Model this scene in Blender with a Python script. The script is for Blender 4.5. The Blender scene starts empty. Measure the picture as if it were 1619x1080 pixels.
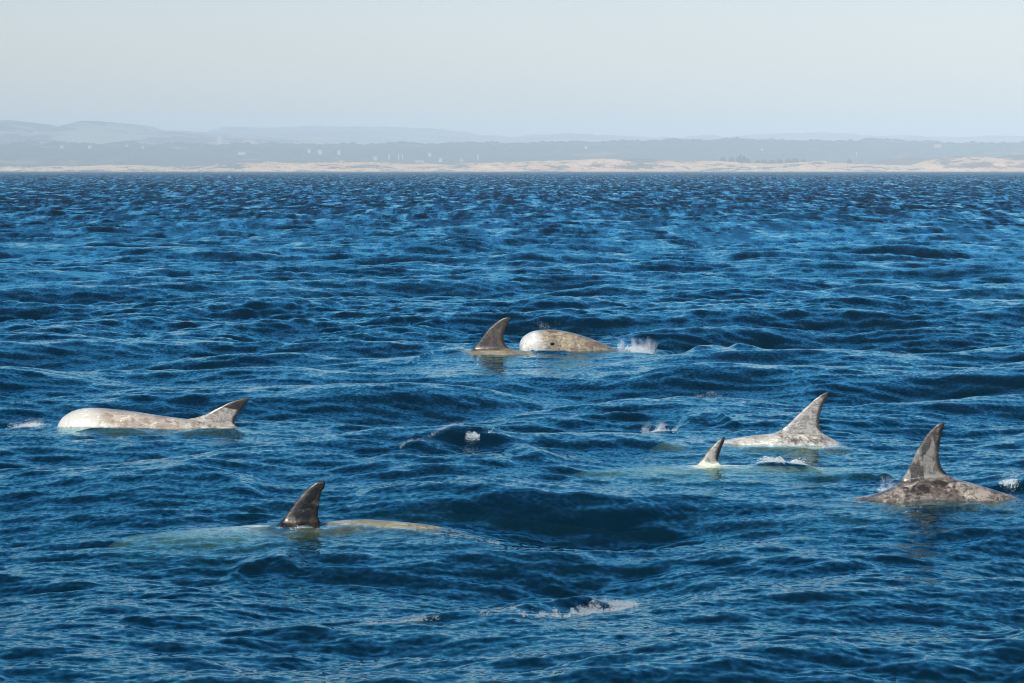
import bpy, bmesh, math, random
import numpy as np
from mathutils import Vector, Matrix

R = math.radians
scene = bpy.context.scene
COL = scene.collection

# ------------------------------------------------------------------ camera
CAM_H = 2.5
FPX = 4497.0                      # focal length in pixels of the 1619 px wide photograph (100 mm lens)
HORIZ = 269.3                     # row of the true horizon
PITCH = math.atan((540.0 - HORIZ) / FPX)
cd = bpy.data.cameras.new("camera")
cd.sensor_width = 36.0
cd.lens = 36.0 * FPX / 1619.0
cd.clip_start = 0.3
cd.clip_end = 90000.0
cam = bpy.data.objects.new("camera", cd)
COL.objects.link(cam)
cam.location = (0, 0, CAM_H)
cam.rotation_euler = (R(90) - PITCH, 0, 0)
scene.camera = cam

# ------------------------------------------------------------------ world, sun, exposure
SUN_EL, SUN_AZ = R(34), R(208)    # azimuth clockwise from +Y; behind the camera and to its left
w = bpy.data.worlds.new("World")
scene.world = w
w.use_nodes = True
nt = w.node_tree
bg = nt.nodes["Background"]
sky = nt.nodes.new("ShaderNodeTexSky")
sky.sky_type = 'NISHITA'
sky.sun_disc = False
sky.sun_elevation = SUN_EL
sky.sun_rotation = SUN_AZ
sky.altitude = 0.0
sky.air_density = 1.0
sky.dust_density = 0.6
sky.ozone_density = 2.0
# deeper blue aloft, neutral pale band of sea air at the horizon
tc = nt.nodes.new("ShaderNodeTexCoord")
sep = nt.nodes.new("ShaderNodeSeparateXYZ"); nt.links.new(tc.outputs["Generated"], sep.inputs[0])
mr = nt.nodes.new("ShaderNodeMapRange"); mr.interpolation_type = 'SMOOTHSTEP'
nt.links.new(sep.outputs[2], mr.inputs[0]); mr.inputs[1].default_value = 0.056; mr.inputs[2].default_value = 0.11
tint = nt.nodes.new("ShaderNodeMix"); tint.data_type = 'RGBA'
nt.links.new(mr.outputs[0], tint.inputs[0])
tint.inputs[6].default_value = (0.71, 0.625, 0.645, 1)
hi = nt.nodes.new("ShaderNodeValToRGB"); nt.links.new(sep.outputs[2], hi.inputs[0])
hi.color_ramp.elements[0].position = 0.10; hi.color_ramp.elements[0].color = (0.07, 0.52, 0.69, 1)
hi.color_ramp.elements[1].position = 0.75; hi.color_ramp.elements[1].color = (0.011, 0.225, 0.335, 1)
e_ = hi.color_ramp.elements.new(0.35); e_.color = (0.033, 0.50, 0.67, 1)
nt.links.new(hi.outputs[0], tint.inputs[7])
mul = nt.nodes.new("ShaderNodeMix"); mul.data_type = 'RGBA'; mul.blend_type = 'MULTIPLY'
mul.inputs[0].default_value = 1.0
nt.links.new(sky.outputs[0], mul.inputs[6]); nt.links.new(tint.outputs[2], mul.inputs[7])
nt.links.new(mul.outputs[2], bg.inputs[0])
bg.inputs[1].default_value = 0.11
sd = bpy.data.lights.new("sun", 'SUN')
sd.energy = 3.5
sd.angle = R(0.5)
sd.color = (1.0, 0.93, 0.83)
sun = bpy.data.objects.new("sun", sd)
COL.objects.link(sun)
sdir = Vector((math.sin(SUN_AZ) * math.cos(SUN_EL), math.cos(SUN_AZ) * math.cos(SUN_EL), math.sin(SUN_EL)))
sun.rotation_euler = (-sdir).to_track_quat('-Z', 'Y').to_euler()
sun.location = (-20, -30, 40)
vs = scene.view_settings
vs.view_transform = 'Standard'
vs.look = 'None'
vs.gamma = 1.0
vs.use_curve_mapping = False
vs.exposure = 0.68
cy = scene.cycles
cy.use_denoising = True
try:
    cy.denoiser = 'OPENIMAGEDENOISE'
    cy.denoising_input_passes = 'RGB_ALBEDO_NORMAL'
    cy.denoising_prefilter = 'ACCURATE'
except Exception:
    pass
cy.max_bounces = 6
cy.diffuse_bounces = 2
cy.glossy_bounces = 3
cy.transmission_bounces = 4
cy.volume_bounces = 0
cy.transparent_max_bounces = 12
cy.sample_clamp_indirect = 4.0
cy.use_adaptive_sampling = True
cy.adaptive_threshold = 0.01
scene.render.threads_mode = 'AUTO'
scene.cycles.pixel_filter_type = 'BLACKMAN_HARRIS'
scene.cycles.filter_width = 1.1

# ------------------------------------------------------------------ helpers
def at(px, py, z=0.0):
    """world x, y of the point at height z seen at pixel (px, py) of the photograph"""
    u, v = (px - 809.5) / FPX, (540.0 - py) / FPX
    cp, sp = math.cos(PITCH), math.sin(PITCH)
    dx, dy, dz = u, cp + v * sp, -sp + v * cp
    t = (z - CAM_H) / dz
    return dx * t, dy * t

def hash2(ix, iy, seed):
    n = (ix.astype(np.int64) * 374761393 + iy.astype(np.int64) * 668265263 + seed * 1442695041) & 0x7fffffff
    n = ((n ^ (n >> 13)) * 1274126177) & 0x7fffffff
    n = (n ^ (n >> 16)) & 0xffffff
    return n / float(0xffffff)

def vnoise(x, y, seed=0):
    x = np.asarray(x, float); y = np.asarray(y, float)
    ix, iy = np.floor(x), np.floor(y)
    fx, fy = x - ix, y - iy
    fx = fx * fx * fx * (fx * (fx * 6 - 15) + 10); fy = fy * fy * fy * (fy * (fy * 6 - 15) + 10)
    a = hash2(ix, iy, seed); b = hash2(ix + 1, iy, seed)
    c = hash2(ix, iy + 1, seed); d = hash2(ix + 1, iy + 1, seed)
    return (a * (1 - fx) + b * fx) * (1 - fy) + (c * (1 - fx) + d * fx) * fy

def fbm(x, y, seed=0, octv=5, gain=0.5):
    s = 0; a = 1.0; tot = 0; f = 1.0
    for o in range(octv):
        s = s + a * vnoise(x * f + 17.3 * o, y * f - 9.1 * o, seed + o); tot += a
        a *= gain; f *= 2.03
    return s / tot

def sstep(a, b, x):
    t = np.clip((np.asarray(x, float) - a) / (b - a), 0, 1)
    return t * t * (3 - 2 * t)

def mesh_from(name, verts, faces, mat=None, smooth=True, uniform=4):
    """verts (n,3) array, faces (m,k) int array"""
    me = bpy.data.meshes.new(name)
    v = np.asarray(verts, np.float32); f = np.asarray(faces, np.int32)
    k = f.shape[1]
    me.vertices.add(len(v)); me.vertices.foreach_set("co", v.ravel())
    me.loops.add(f.size); me.loops.foreach_set("vertex_index", f.ravel())
    me.polygons.add(len(f)); me.polygons.foreach_set("loop_start", np.arange(0, f.size, k, dtype=np.int32))
    me.update(calc_edges=True)
    me.validate(verbose=False)
    me.polygons.foreach_set("use_smooth", np.full(len(me.polygons), smooth))
    if mat: me.materials.append(mat)
    me.update()
    return me

def grid_faces(nr, nc):
    i = np.arange(nr - 1)[:, None] * nc + np.arange(nc - 1)[None, :]
    return np.stack([i, i + 1, i + nc + 1, i + nc], -1).reshape(-1, 4)

def link(name, me, parent=None, label=None, cat=None, group=None, kind=None, loc=None):
    o = bpy.data.objects.new(name, me)
    COL.objects.link(o)
    if parent: o.parent = parent
    if loc is not None: o.location = loc
    if label: o["label"] = label
    if cat: o["category"] = cat
    if group: o["group"] = group
    if kind: o["kind"] = kind
    return o

def new_mat(name):
    m = bpy.data.materials.new(name); m.use_nodes = True
    n = m.node_tree; n.nodes.clear()
    out = n.nodes.new("ShaderNodeOutputMaterial")
    return m, n, out

class NT:
    """tiny node helper"""
    def __init__(s, n): s.n = n
    def node(s, t, **kw):
        x = s.n.nodes.new(t)
        for k, v in kw.items(): setattr(x, k, v)
        return x
    def link(s, a, b): s.n.links.new(a, b)
    def val(s, sock, v):
        if hasattr(v, "default_value") or hasattr(v, "is_output"): s.link(v, sock)
        else: sock.default_value = v
    def math(s, op, a, b=0.0, c=None, clamp=False):
        x = s.node("ShaderNodeMath", operation=op, use_clamp=clamp)
        s.val(x.inputs[0], a); s.val(x.inputs[1], b)
        if c is not None: s.val(x.inputs[2], c)
        return x.outputs[0]
    def noise(s, vec, scale, detail=4, rough=0.55, dist=0.0):
        x = s.node("ShaderNodeTexNoise")
        s.link(vec, x.inputs["Vector"]); x.inputs["Scale"].default_value = scale
        x.inputs["Detail"].default_value = detail; x.inputs["Roughness"].default_value = rough
        x.inputs["Distortion"].default_value = dist
        return x
    def ramp(s, fac, a, b):
        x = s.node("ShaderNodeMapRange"); x.interpolation_type = 'SMOOTHSTEP'
        s.val(x.inputs[0], fac); x.inputs[1].default_value = a; x.inputs[2].default_value = b
        return x.outputs[0]
    def mix(s, fac, a, b):
        x = s.node("ShaderNodeMix", data_type='RGBA')
        s.val(x.inputs[0], fac)
        for sock, v in ((x.inputs[6], a), (x.inputs[7], b)):
            if isinstance(v, tuple): sock.default_value = (*v[:3], 1)
            else: s.link(v, sock)
        return x.outputs[2]
    def vmap(s, vec, scale, loc=(0, 0, 0), rot=(0, 0, 0)):
        x = s.node("ShaderNodeMapping"); s.link(vec, x.inputs[0])
        x.inputs["Scale"].default_value = scale; x.inputs["Location"].default_value = loc
        x.inputs["Rotation"].default_value = rot
        return x.outputs[0]
# ------------------------------------------------------------------ the sea: wave fields from a directional spectrum
rng = np.random.default_rng(11)

def wave_tile(size, n, lmin, lmax, peak, power, th0, spread, rms_slope, seed):
    """random sea surface on a periodic tile: height and choppy horizontal shift"""
    r = np.random.default_rng(seed)
    k1 = np.fft.fftfreq(n, size / n) * 2 * np.pi
    kx, ky = np.meshgrid(k1, k1)
    k = np.hypot(kx, ky); k[0, 0] = 1
    lam = 2 * np.pi / k
    kp = 2 * np.pi / peak
    amp = k ** (-power / 2.0) * np.exp(-0.6 * (kp / k) ** 2)
    amp *= sstep(lmin * 0.8, lmin * 1.25, lam) * (1 - sstep(lmax * 0.85, lmax * 1.2, lam))
    th = np.arctan2(ky, kx) - th0
    c = np.abs(np.cos(th))
    amp *= (c ** spread * (1 - 0.25) + 0.25)
    amp[0, 0] = 0
    f = amp * (r.normal(size=(n, n)) + 1j * r.normal(size=(n, n)))
    h = np.fft.ifft2(f).real
    sx = np.fft.ifft2(1j * kx * f).real; sy = np.fft.ifft2(1j * ky * f).real
    s = rms_slope / math.sqrt((sx ** 2 + sy ** 2).mean())
    dx = np.fft.ifft2(-1j * kx / k * f).real; dy = np.fft.ifft2(-1j * ky / k * f).real
    # dx as defined has the sign that gathers points at the crests
    return dict(size=size, n=n, a=np.stack([dx * s, dy * s, h * s], -1).astype(np.float32), rms=float((h * s).std()))

TH = R(-82)
TILES = [
    (wave_tile(260.0, 512, 7.0, 40.0, 14.0, 4.0, R(-70), 2.0, 0.042, 3), 'swell', 1.0),
    (wave_tile(97.0, 1024, 1.8, 9.0, 3.6, 4.5, R(-62), 1.8, 0.112, 4), 'swell', 0.5),
    (wave_tile(61.0, 2048, 0.25, 2.2, 0.85, 4.0, TH, 0.9, 0.152, 5), 'chop', 0.35),
    (wave_tile(17.0, 1024, 0.07, 0.25, 0.25, 4.0, R(-75), 0.6, 0.125, 8), 'ripple', 0.2),
]

def sample_tile(t, x, y):
    n = t['n']; a = t['a']
    u = x / t['size'] * n; v = y / t['size'] * n
    iu = np.floor(u).astype(np.int64); iv = np.floor(v).astype(np.int64)
    fu = (u - iu)[..., None].astype(np.float32); fv = (v - iv)[..., None].astype(np.float32)
    iu %= n; iv %= n; ju = (iu + 1) % n; jv = (iv + 1) % n
    return (a[iv, iu] * (1 - fu) + a[iv, ju] * fu) * (1 - fv) + (a[jv, iu] * (1 - fu) + a[jv, ju] * fu) * fv

# calm ovals kept round the animals so the chop does not cover them: centre px, row, half-size x (m), half-size y (m), residual
CALM = [
    (235, 676, 2.2, 2.6, 0.30), (770, 562, 1.6, 4.5, 0.30), (900, 553, 1.6, 4.5, 0.30),
    (1240, 708, 1.7, 2.4, 0.30), (1150, 746, 2.2, 2.0, 0.35), (1490, 797, 1.8, 1.8, 0.35),
    (470, 842, 1.9, 1.6, 0.35),
]
# local wave crests thrown up by the animals: polyline of pixels on the water, height (m), width front/back (m)
CRESTS = [
    ([(560, 1004), (700, 996), (810, 990), (900, 972), (985, 950), (1010, 940)], 0.105, 0.24, 0.9),
    ([(600, 738), (680, 718), (740, 706), (790, 716), (860, 738), (900, 752)], 0.07, 0.55, 0.9),
    ([(240, 770), (300, 762), (360, 770), (420, 784)], 0.05, 0.40, 0.7),
    ([(500, 838), (570, 832), (640, 838), (710, 848), (800, 858)], 0.015, 0.10, 0.16),
    ([(650, 573), (690, 560), (740, 560)], 0.07, 0.25, 0.3),
    ([(1080, 668), (1130, 664), (1170, 676)], 0.06, 0.3, 0.5),
    ([(1330, 762), (1380, 756), (1420, 762)], 0.05, 0.2, 0.35),
    ([(120, 684), (160, 683), (230, 684)], 0.035, 0.12, 0.12),
    ([(300, 683), (345, 684), (385, 683)], 0.03, 0.12, 0.12),
    ([(835, 559), (870, 560), (905, 559)], 0.04, 0.2, 0.2),
    ([(1180, 712), (1230, 713), (1290, 712)], 0.03, 0.12, 0.12),
    ([(1440, 806), (1500, 806), (1560, 803)], 0.03, 0.10, 0.12),
    ([(940, 812), (1010, 806), (1080, 812)], 0.04, 0.25, 0.4),
    ([(1190, 740), (1250, 738), (1300, 744)], 0.035, 0.12, 0.25),
    ([(1010, 548), (1060, 544), (1100, 550)], 0.07, 0.3, 0.4),
    ([(360, 900), (420, 884), (470, 888)], 0.05, 0.2, 0.5),
    ([(1090, 566), (1150, 560), (1210, 570)], 0.08, 0.3, 0.6),
]

def sea(x, y):
    """displacement (dx, dy, z) of the rest point x, y"""
    x = np.asarray(x, float); y = np.asarray(y, float)
    big = np.ones_like(x); swl = np.ones_like(x); small = np.ones_like(x)
    for px, py, rx, ry, res in CALM:
        cx, cy_ = at(px, py)
        q = np.sqrt(((x - cx) / rx) ** 2 + ((y - cy_ + 0.25 * ry) / ry) ** 2)
        m = 1 - sstep(0.45, 1.25, q)
        big *= 1 - m * (1 - res - 0.42); swl *= 1 - 0.9 * m; small *= 1 - 0.1 * m
    slick = fbm(x / 14.0 + 3, y / 32.0, 41, 4)
    slick2 = fbm(x / 3.5, y / 5.0, 77, 3)
    rip = 0.30 + 1.25 * sstep(0.32, 0.62, slick) * (0.45 + 0.9 * slick2)
    grp = (0.62 + 0.76 * fbm(x / 7.0, y / 9.0, 91, 3)) * (0.72 + 0.5 * sstep(0.32, 0.62, slick))
    out = np.zeros(x.shape + (3,))
    for t, kind, chop in TILES:
        d = sample_tile(t, x, y)
        d = d * np.array([chop, chop, 1.0])
        f = swl if kind == 'swell' else (big * grp if kind == 'chop' else small * rip)
        out += d * f[..., None]
    # sharpen the crests a little
    for pts, hgt, wf, wb in CRESTS:
        P = np.array([at(px, py) for px, py in pts])
        x0, x1 = P[:, 0].min() - 2, P[:, 0].max() + 2
        y0, y1 = P[:, 1].min() - 3, P[:, 1].max() + 3
        sel = (x > x0) & (x < x1) & (y > y0) & (y < y1)
        if not sel.any(): continue
        xs, ys = x[sel], y[sel]
        xn = xs + 0.12 * (vnoise(xs * 2.1, ys * 2.1, 5) - 0.5)
        yc = np.interp(xn, P[:, 0], P[:, 1]) + 0.10 * (vnoise(xs * 1.7, xs * 0, 9) - 0.5) * (wf + wb)
        d = ys - yc                      # behind the crest is positive
        prof = np.where(d < 0, np.exp(-(np.abs(d) / wf) ** 1.5), np.exp(-(np.abs(d) / wb) ** 1.6))
        L = P[-1, 0] - P[0, 0]
        e = sstep(P[0, 0] - 0.12 * L, P[0, 0] + 0.25 * L, xs) * (1 - sstep(P[-1, 0] - 0.25 * L, P[-1, 0] + 0.12 * L, xs))
        o = np.zeros((len(xs), 3)); o[:, 2] = hgt * prof * e * (1.0 if hgt < 0.1 else 0.25 + 0.75 * (xs - P[0, 0]) / L)
        out[sel] += o
    return out

def sea_z(x, y):
    """height of the moved surface above the ground point x, y"""
    x = np.atleast_1d(np.asarray(x, float)).copy(); y = np.atleast_1d(np.asarray(y, float)).copy()
    u, v = x.copy(), y.copy()
    for _ in range(4):
        d = sea(u, v); u = x - d[:, 0]; v = y - d[:, 1]
    return sea(u, v)[:, 2]

def build_sea():
    # distances: rows get longer with distance; directions: dense where the photograph looks, coarse elsewhere
    D = [8.0]
    while D[-1] < 5740:
        d = D[-1]
        D.append(d + 0.019 * max(d / 14.0, 0.8) ** 1.42)
    D = np.array(D); D[-1] = 5740
    core = np.linspace(-13.0, 13.0, 1150)
    side = 13.0 + np.cumsum(np.geomspace(0.03, 1.6, 150)); side = side[side < 88]
    A = np.radians(np.concatenate([-side[::-1], core, side]))
    Y = D[:, None] * np.cos(A)[None, :]; X = D[:, None] * np.sin(A)[None, :]
    print("sea grid", Y.shape)
    d = sea(X, Y)
    fade = (1 - sstep(900, 3500, D))[:, None]
    V = np.stack([X + d[..., 0], Y + d[..., 1], d[..., 2] * fade], -1).reshape(-1, 3)
    m, n, out = new_mat("sea_water")
    t = NT(n)
    geo = t.node("ShaderNodeNewGeometry")
    pos = geo.outputs["Position"]
    # fine ripples finer than the mesh
    n1 = t.noise(t.vmap(pos, (1.0, 0.7, 1.0)), 22.0, 3, 0.5, 0.2)
    n2 = t.noise(t.vmap(pos, (1.0, 0.5, 1.0)), 2.3, 4, 0.65, 0.2)
    n3 = t.noise(t.vmap(pos, (1.0, 0.10, 1.0)), 0.9, 5, 0.65, 0.2)
    n4 = t.noise(t.vmap(pos, (1.0, 0.10, 1.0), loc=(31, 7, 0)), 0.9, 5, 0.65, 0.2)
    def tilt(col, amt):
        s = t.node("ShaderNodeVectorMath", operation='SUBTRACT'); t.link(col, s.inputs[0]); s.inputs[1].default_value = (.5, .5, .5)
        k = t.node("ShaderNodeVectorMath", operation='MULTIPLY'); t.link(s.outputs[0], k.inputs[0]); k.inputs[1].default_value = (amt, amt, 0)
        return k.outputs[0]
    ad = t.node("ShaderNodeVectorMath", operation='ADD'); t.link(geo.outputs["Normal"], ad.inputs[0]); t.link(tilt(n1.outputs["Color"], 0.4), ad.inputs[1])
    unres = t.node("ShaderNodeAttribute", attribute_name="unresolved").outputs["Fac"]
    sc = t.node("ShaderNodeVectorMath", operation='SCALE'); a3 = t.node("ShaderNodeVectorMath", operation='ADD'); t.link(tilt(n2.outputs["Color"], 1.0), a3.inputs[0]); t.link(tilt(n3.outputs["Color"], 2.2), a3.inputs[1]); t.link(a3.outputs[0], sc.inputs[0]); t.link(unres, sc.inputs["Scale"])
    ad2 = t.node("ShaderNodeVectorMath", operation='ADD'); t.link(ad.outputs[0], ad2.inputs[0]); t.link(sc.outputs[0], ad2.inputs[1])
    # only facets turned to the viewer can be seen: lift the normals that the ripples tip away
    nz = t.node("ShaderNodeVectorMath", operation='NORMALIZE'); t.link(ad2.outputs[0], nz.inputs[0])
    sg = t.math('SUBTRACT', 1.0, t.math('MULTIPLY', geo.outputs["Backfacing"], 2.0))
    dd = t.node("ShaderNodeVectorMath", operation='DOT_PRODUCT'); t.link(geo.outputs["Incoming"], dd.inputs[0]); t.link(nz.outputs[0], dd.inputs[1])
    lack = t.math('MAXIMUM', t.math('SUBTRACT', t.math('MULTIPLY_ADD', t.math('MULTIPLY', unres, t.ramp(n4.outputs[0], 0.36, 0.66)), 0.30, 0.03), dd.outputs["Value"]), 0.0)
    li = t.node("ShaderNodeVectorMath", operation='SCALE'); t.link(geo.outputs["Incoming"], li.inputs[0]); t.link(t.math('MULTIPLY', lack, t.math('SUBTRACT', 1.0, geo.outputs["Backfacing"])), li.inputs["Scale"])
    ad3 = t.node("ShaderNodeVectorMath", operation='ADD'); t.link(nz.outputs[0], ad3.inputs[0]); t.link(li.outputs[0], ad3.inputs[1])
    nm = t.node("ShaderNodeVectorMath", operation='NORMALIZE'); t.link(ad3.outputs[0], nm.inputs[0])
    nrm = nm.outputs[0]
    fr = t.node("ShaderNodeFresnel"); fr.inputs[0].default_value = 1.333; t.link(nrm, fr.inputs[1])
    # seen from below, the surface mirrors at grazing angles and lets steep light through
    dt = t.node("ShaderNodeVectorMath", operation='DOT_PRODUCT'); t.link(geo.outputs["Incoming"], dt.inputs[0]); t.link(nrm, dt.inputs[1])
    tir = t.math('SUBTRACT', 1.0, t.ramp(t.math('ABSOLUTE', dt.outputs["Value"]), 0.30, 0.50))
    fm = t.node("ShaderNodeMix", data_type='FLOAT'); t.link(geo.outputs["Backfacing"], fm.inputs[0])
    t.link(t.math('MULTIPLY', fr.outputs[0], 1.0), fm.inputs[2]); t.link(tir, fm.inputs[3])
    fac = fm.outputs[0]
    gl = t.node("ShaderNodeBsdfGlossy"); gl.inputs["Roughness"].default_value = 0.06; gl.inputs["Color"].default_value = (0.55, 0.80, 0.94, 1); t.link(nrm, gl.inputs["Normal"])
    df = t.node("ShaderNodeBsdfDiffuse"); df.inputs["Color"].default_value = (0.0007, 0.012, 0.023, 1)
    tr = t.node("ShaderNodeBsdfTransparent"); tr.inputs["Color"].default_value = (0.80, 0.82, 0.80, 1)
    add = t.node("ShaderNodeAddShader"); t.link(df.outputs[0], add.inputs[0]); t.link(tr.outputs[0], add.inputs[1])
    mx = t.node("ShaderNodeMixShader"); t.link(fac, mx.inputs[0]); t.link(add.outputs[0], mx.inputs[1]); t.link(gl.outputs[0], mx.inputs[2])
    t.link(mx.outputs[0], out.inputs["Surface"])
    va = t.node("ShaderNodeVolumeAbsorption"); va.inputs["Color"].default_value = (0.38, 0.54, 0.40, 1); va.inputs["Density"].default_value = 5.0
    t.link(va.outputs[0], out.inputs["Volume"])
    me = mesh_from("sea_water", V, grid_faces(len(D), len(A)), m)
    ua = me.attributes.new("unresolved", 'FLOAT', 'POINT')
    ua.data.foreach_set("value", np.repeat(0.06 + 0.95 * sstep(15, 230, D), len(A)).astype(np.float32))
    link("sea_water", me, kind="structure", label="choppy deep blue sea reaching out to the far sandy shore")
    # the water further round, behind the boat and to the sides
    # sea floor
    m2, n2_, out2 = new_mat("sea_floor"); t2 = NT(n2_)
    b = t2.node("ShaderNodeBsdfDiffuse"); g = t2.node("ShaderNodeNewGeometry")
    nn = t2.noise(g.outputs["Position"], 0.3, 4)
    t2.link(t2.mix(nn.outputs[0], (0.01, 0.03, 0.035), (0.03, 0.06, 0.06)), b.inputs[0]); t2.link(b.outputs[0], out2.inputs[0])
    S = 6000
    me = mesh_from("sea_floor", [(-S, -300, -7.5), (S, -300, -7.5), (S, 5900, -7.5), (-S, 5900, -7.5)], [(0, 1, 2, 3)], m2, False)
    link("sea_floor", me, kind="structure")

build_sea()
# ------------------------------------------------------------------ the far shore
def land_mat(name, kind):
    m, n, out = new_mat(name); t = NT(n)
    g = t.node("ShaderNodeNewGeometry"); pos = g.outputs["Position"]
    b = t.node("ShaderNodeBsdfPrincipled"); b.inputs["Roughness"].default_value = 0.95
    if kind == 'sand':
        veg = t.node("ShaderNodeAttribute", attribute_name="veg").outputs["Fac"]
        n1 = t.noise(t.vmap(pos, (1, 1, 4.0)), 0.022, 6, 0.8)
        n2 = t.noise(t.vmap(pos, (1, 1, 2.0)), 0.004, 4, 0.6)
        sand = t.mix(t.ramp(n1.outputs[0], 0.35, 0.62), (0.60, 0.34, 0.17), (0.90, 0.60, 0.34))
        f = t.math('ADD', t.math('MULTIPLY', n1.outputs[0], 1.6), t.math('MULTIPLY', veg, 0.30))
        f = t.math('ADD', f, t.math('MULTIPLY', t.math('SUBTRACT', n2.outputs[0], 0.5), 0.8))
        c = t.mix(t.ramp(f, 0.80, 0.93), sand, (0.11, 0.085, 0.07))
    elif kind == 'wood':
        n1 = t.noise(pos, 0.05, 5, 0.7)
        n2 = t.noise(t.vmap(pos, (1, 1, 3)), 0.0045, 4, 0.6)
        c = t.mix(n1.outputs[0], (0.018, 0.030, 0.018), (0.05, 0.07, 0.035))
        c = t.mix(t.ramp(n2.outputs[0], 0.60, 0.68), c, (0.20, 0.17, 0.10))
    else:
        veg = t.node("ShaderNodeAttribute", attribute_name="veg").outputs["Fac"]
        n1 = t.noise(pos, 0.004, 6, 0.6)
        n2 = t.noise(pos, 0.02, 4, 0.7)
        grass = t.mix(n2.outputs[0], (0.24, 0.23, 0.14), (0.34, 0.31, 0.19))
        c = t.mix(t.ramp(n1.outputs[0], 0.47, 0.54), grass, (0.035, 0.05, 0.03))
        if kind == 'hill':
            c = t.mix(veg, c, (0.62, 0.40, 0.28))
        else:
            c = t.mix(0.45, c, (0.04, 0.055, 0.035))
    t.link(c, b.inputs["Base Color"]); t.link(b.outputs[0], out.inputs[0])
    return m

def z_at(py, D): return CAM_H + (HORIZ - py) / FPX * D
def x_at(px, D): return (px - 809.5) / FPX * D

def ridge(name, D, front, back, prof, mat, foot_z=0.0, nx=900, ny=40, relief=0.0, rs=400.0, tree=0.0, ts=14.0, seed=1, wide=1.7, power=1.0, vegf=None, label=None):
    """a strip of terrain whose crest line, at distance D, has the outline given as photograph pixels"""
    half = 0.18 * D * wide
    xs = np.linspace(-half, half, nx)
    px = xs / D * FPX + 809.5
    P = np.array(prof, float)
    zc = z_at(np.interp(px, P[:, 0], P[:, 1]), D)
    zc = np.where(px < P[0, 0], zc * (0.8 + 0.4 * vnoise(px / 260.0, px * 0, seed)), zc)
    zc = np.where(px > P[-1, 0], zc * (0.8 + 0.4 * vnoise(px / 260.0, px * 0, seed + 4)), zc)
    tf = np.linspace(0, 1, ny)
    ys = np.concatenate([D - front * (1 - tf), D + back * np.linspace(0, 1, ny // 3)[1:]])
    rise = np.concatenate([sstep(0, 1, tf) ** power, (1 - sstep(0, 1, np.linspace(0, 1, ny // 3)[1:]) * 0.9)])
    X, Y = np.meshgrid(xs, ys)
    Rr = rise[:, None]
    Z = foot_z + (zc[None, :] - foot_z) * Rr
    if relief:
        # spurs and gullies below the crest; the crest line itself keeps its outline
        g = fbm(X / rs, Y / (rs * 1.6), seed + 20, 5)
        Z = Z + relief * (g - 0.5) * 2 * (Rr * (1 - Rr) * 4)
    if tree:
        k = vnoise(X / ts, Y / ts, seed + 30) * vnoise(X / (ts * 4), Y / (ts * 4), seed + 33) * 1.7
        Z = Z + tree * k * sstep(0.04, 0.3, Rr)
    V = np.stack([X, Y, Z], -1).reshape(-1, 3)
    me = mesh_from(name, V, grid_faces(len(ys), nx), mat)
    if vegf is not None:
        at_ = me.attributes.new("veg", 'FLOAT', 'POINT')
        at_.data.foreach_set("value", vegf(X, Y, Z, D).astype(np.float32).ravel())
    link(name, me, kind="structure", label=label)
    def hit(px_, py_):
        """where the line of sight through a pixel meets this land"""
        best = None
        for yy in np.arange(D - front, D + 1, 10.0):
            X1, Z1 = x_at(px_, yy), z_at(py_, yy)
            i = int(np.clip(np.searchsorted(ys, yy), 1, len(ys) - 1)); j = int(np.clip(round((X1 + half) / (2 * half) * (nx - 1)), 0, nx - 1))
            w_ = (yy - ys[i - 1]) / (ys[i] - ys[i - 1])
            zt = Z[i - 1, j] * (1 - w_) + Z[i, j] * w_
            if zt >= Z1: return X1, yy, zt
            best = (X1, yy, zt)
        return best
    return hit

SAND = [(-200, 263), (0, 267.5), (60, 266), (130, 263.5), (180, 262), (230, 263), (300, 264.5), (350, 261.5), (400, 259.5), (430, 258), (480, 261), (500, 258),
        (540, 256.5), (600, 258.5), (650, 262), (720, 262.5), (745, 260), (800, 259.5), (850, 257), (900, 254), (940, 252.5), (1000, 252.8), (1060, 254), (1085, 257.5), (1130, 256),
        (1170, 258.5), (1215, 260), (1290, 257), (1360, 260), (1400, 264), (1440, 263), (1470, 255), (1490, 250.5), (1520, 249), (1560, 251), (1590, 247), (1619, 245.5), (1750, 243)]
def sand_veg(X, Y, Z, D):
    px = X / D * FPX + 809.5
    v = np.zeros_like(X)
    for a, b, s in ((640, 760, 0.4), (480, 640, 0.5), (970, 1060, 0.75), (1180, 1260, 0.35), (1460, 1560, 0.55), (1560, 1760, 0.75), (-300, 150, .3), (300, 420, .3)):
        v += s * sstep(a, a + 25, px) * (1 - sstep(b - 25, b, px))
    return v * (0.4 + 0.6 * vnoise(X / 160.0, Y / 60.0, 3)) * sstep(4, 9, Z)
DUNES_HIT = ridge("sand_dunes", 5900, 230, 500, SAND, land_mat("dune_sand", 'sand'), foot_z=-1.0, nx=1400, ny=60, relief=9.0, rs=110.0, tree=3.2, ts=16.0, seed=5, power=0.75, vegf=sand_veg, label="pale sand dunes and beach along the far shore")
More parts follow.
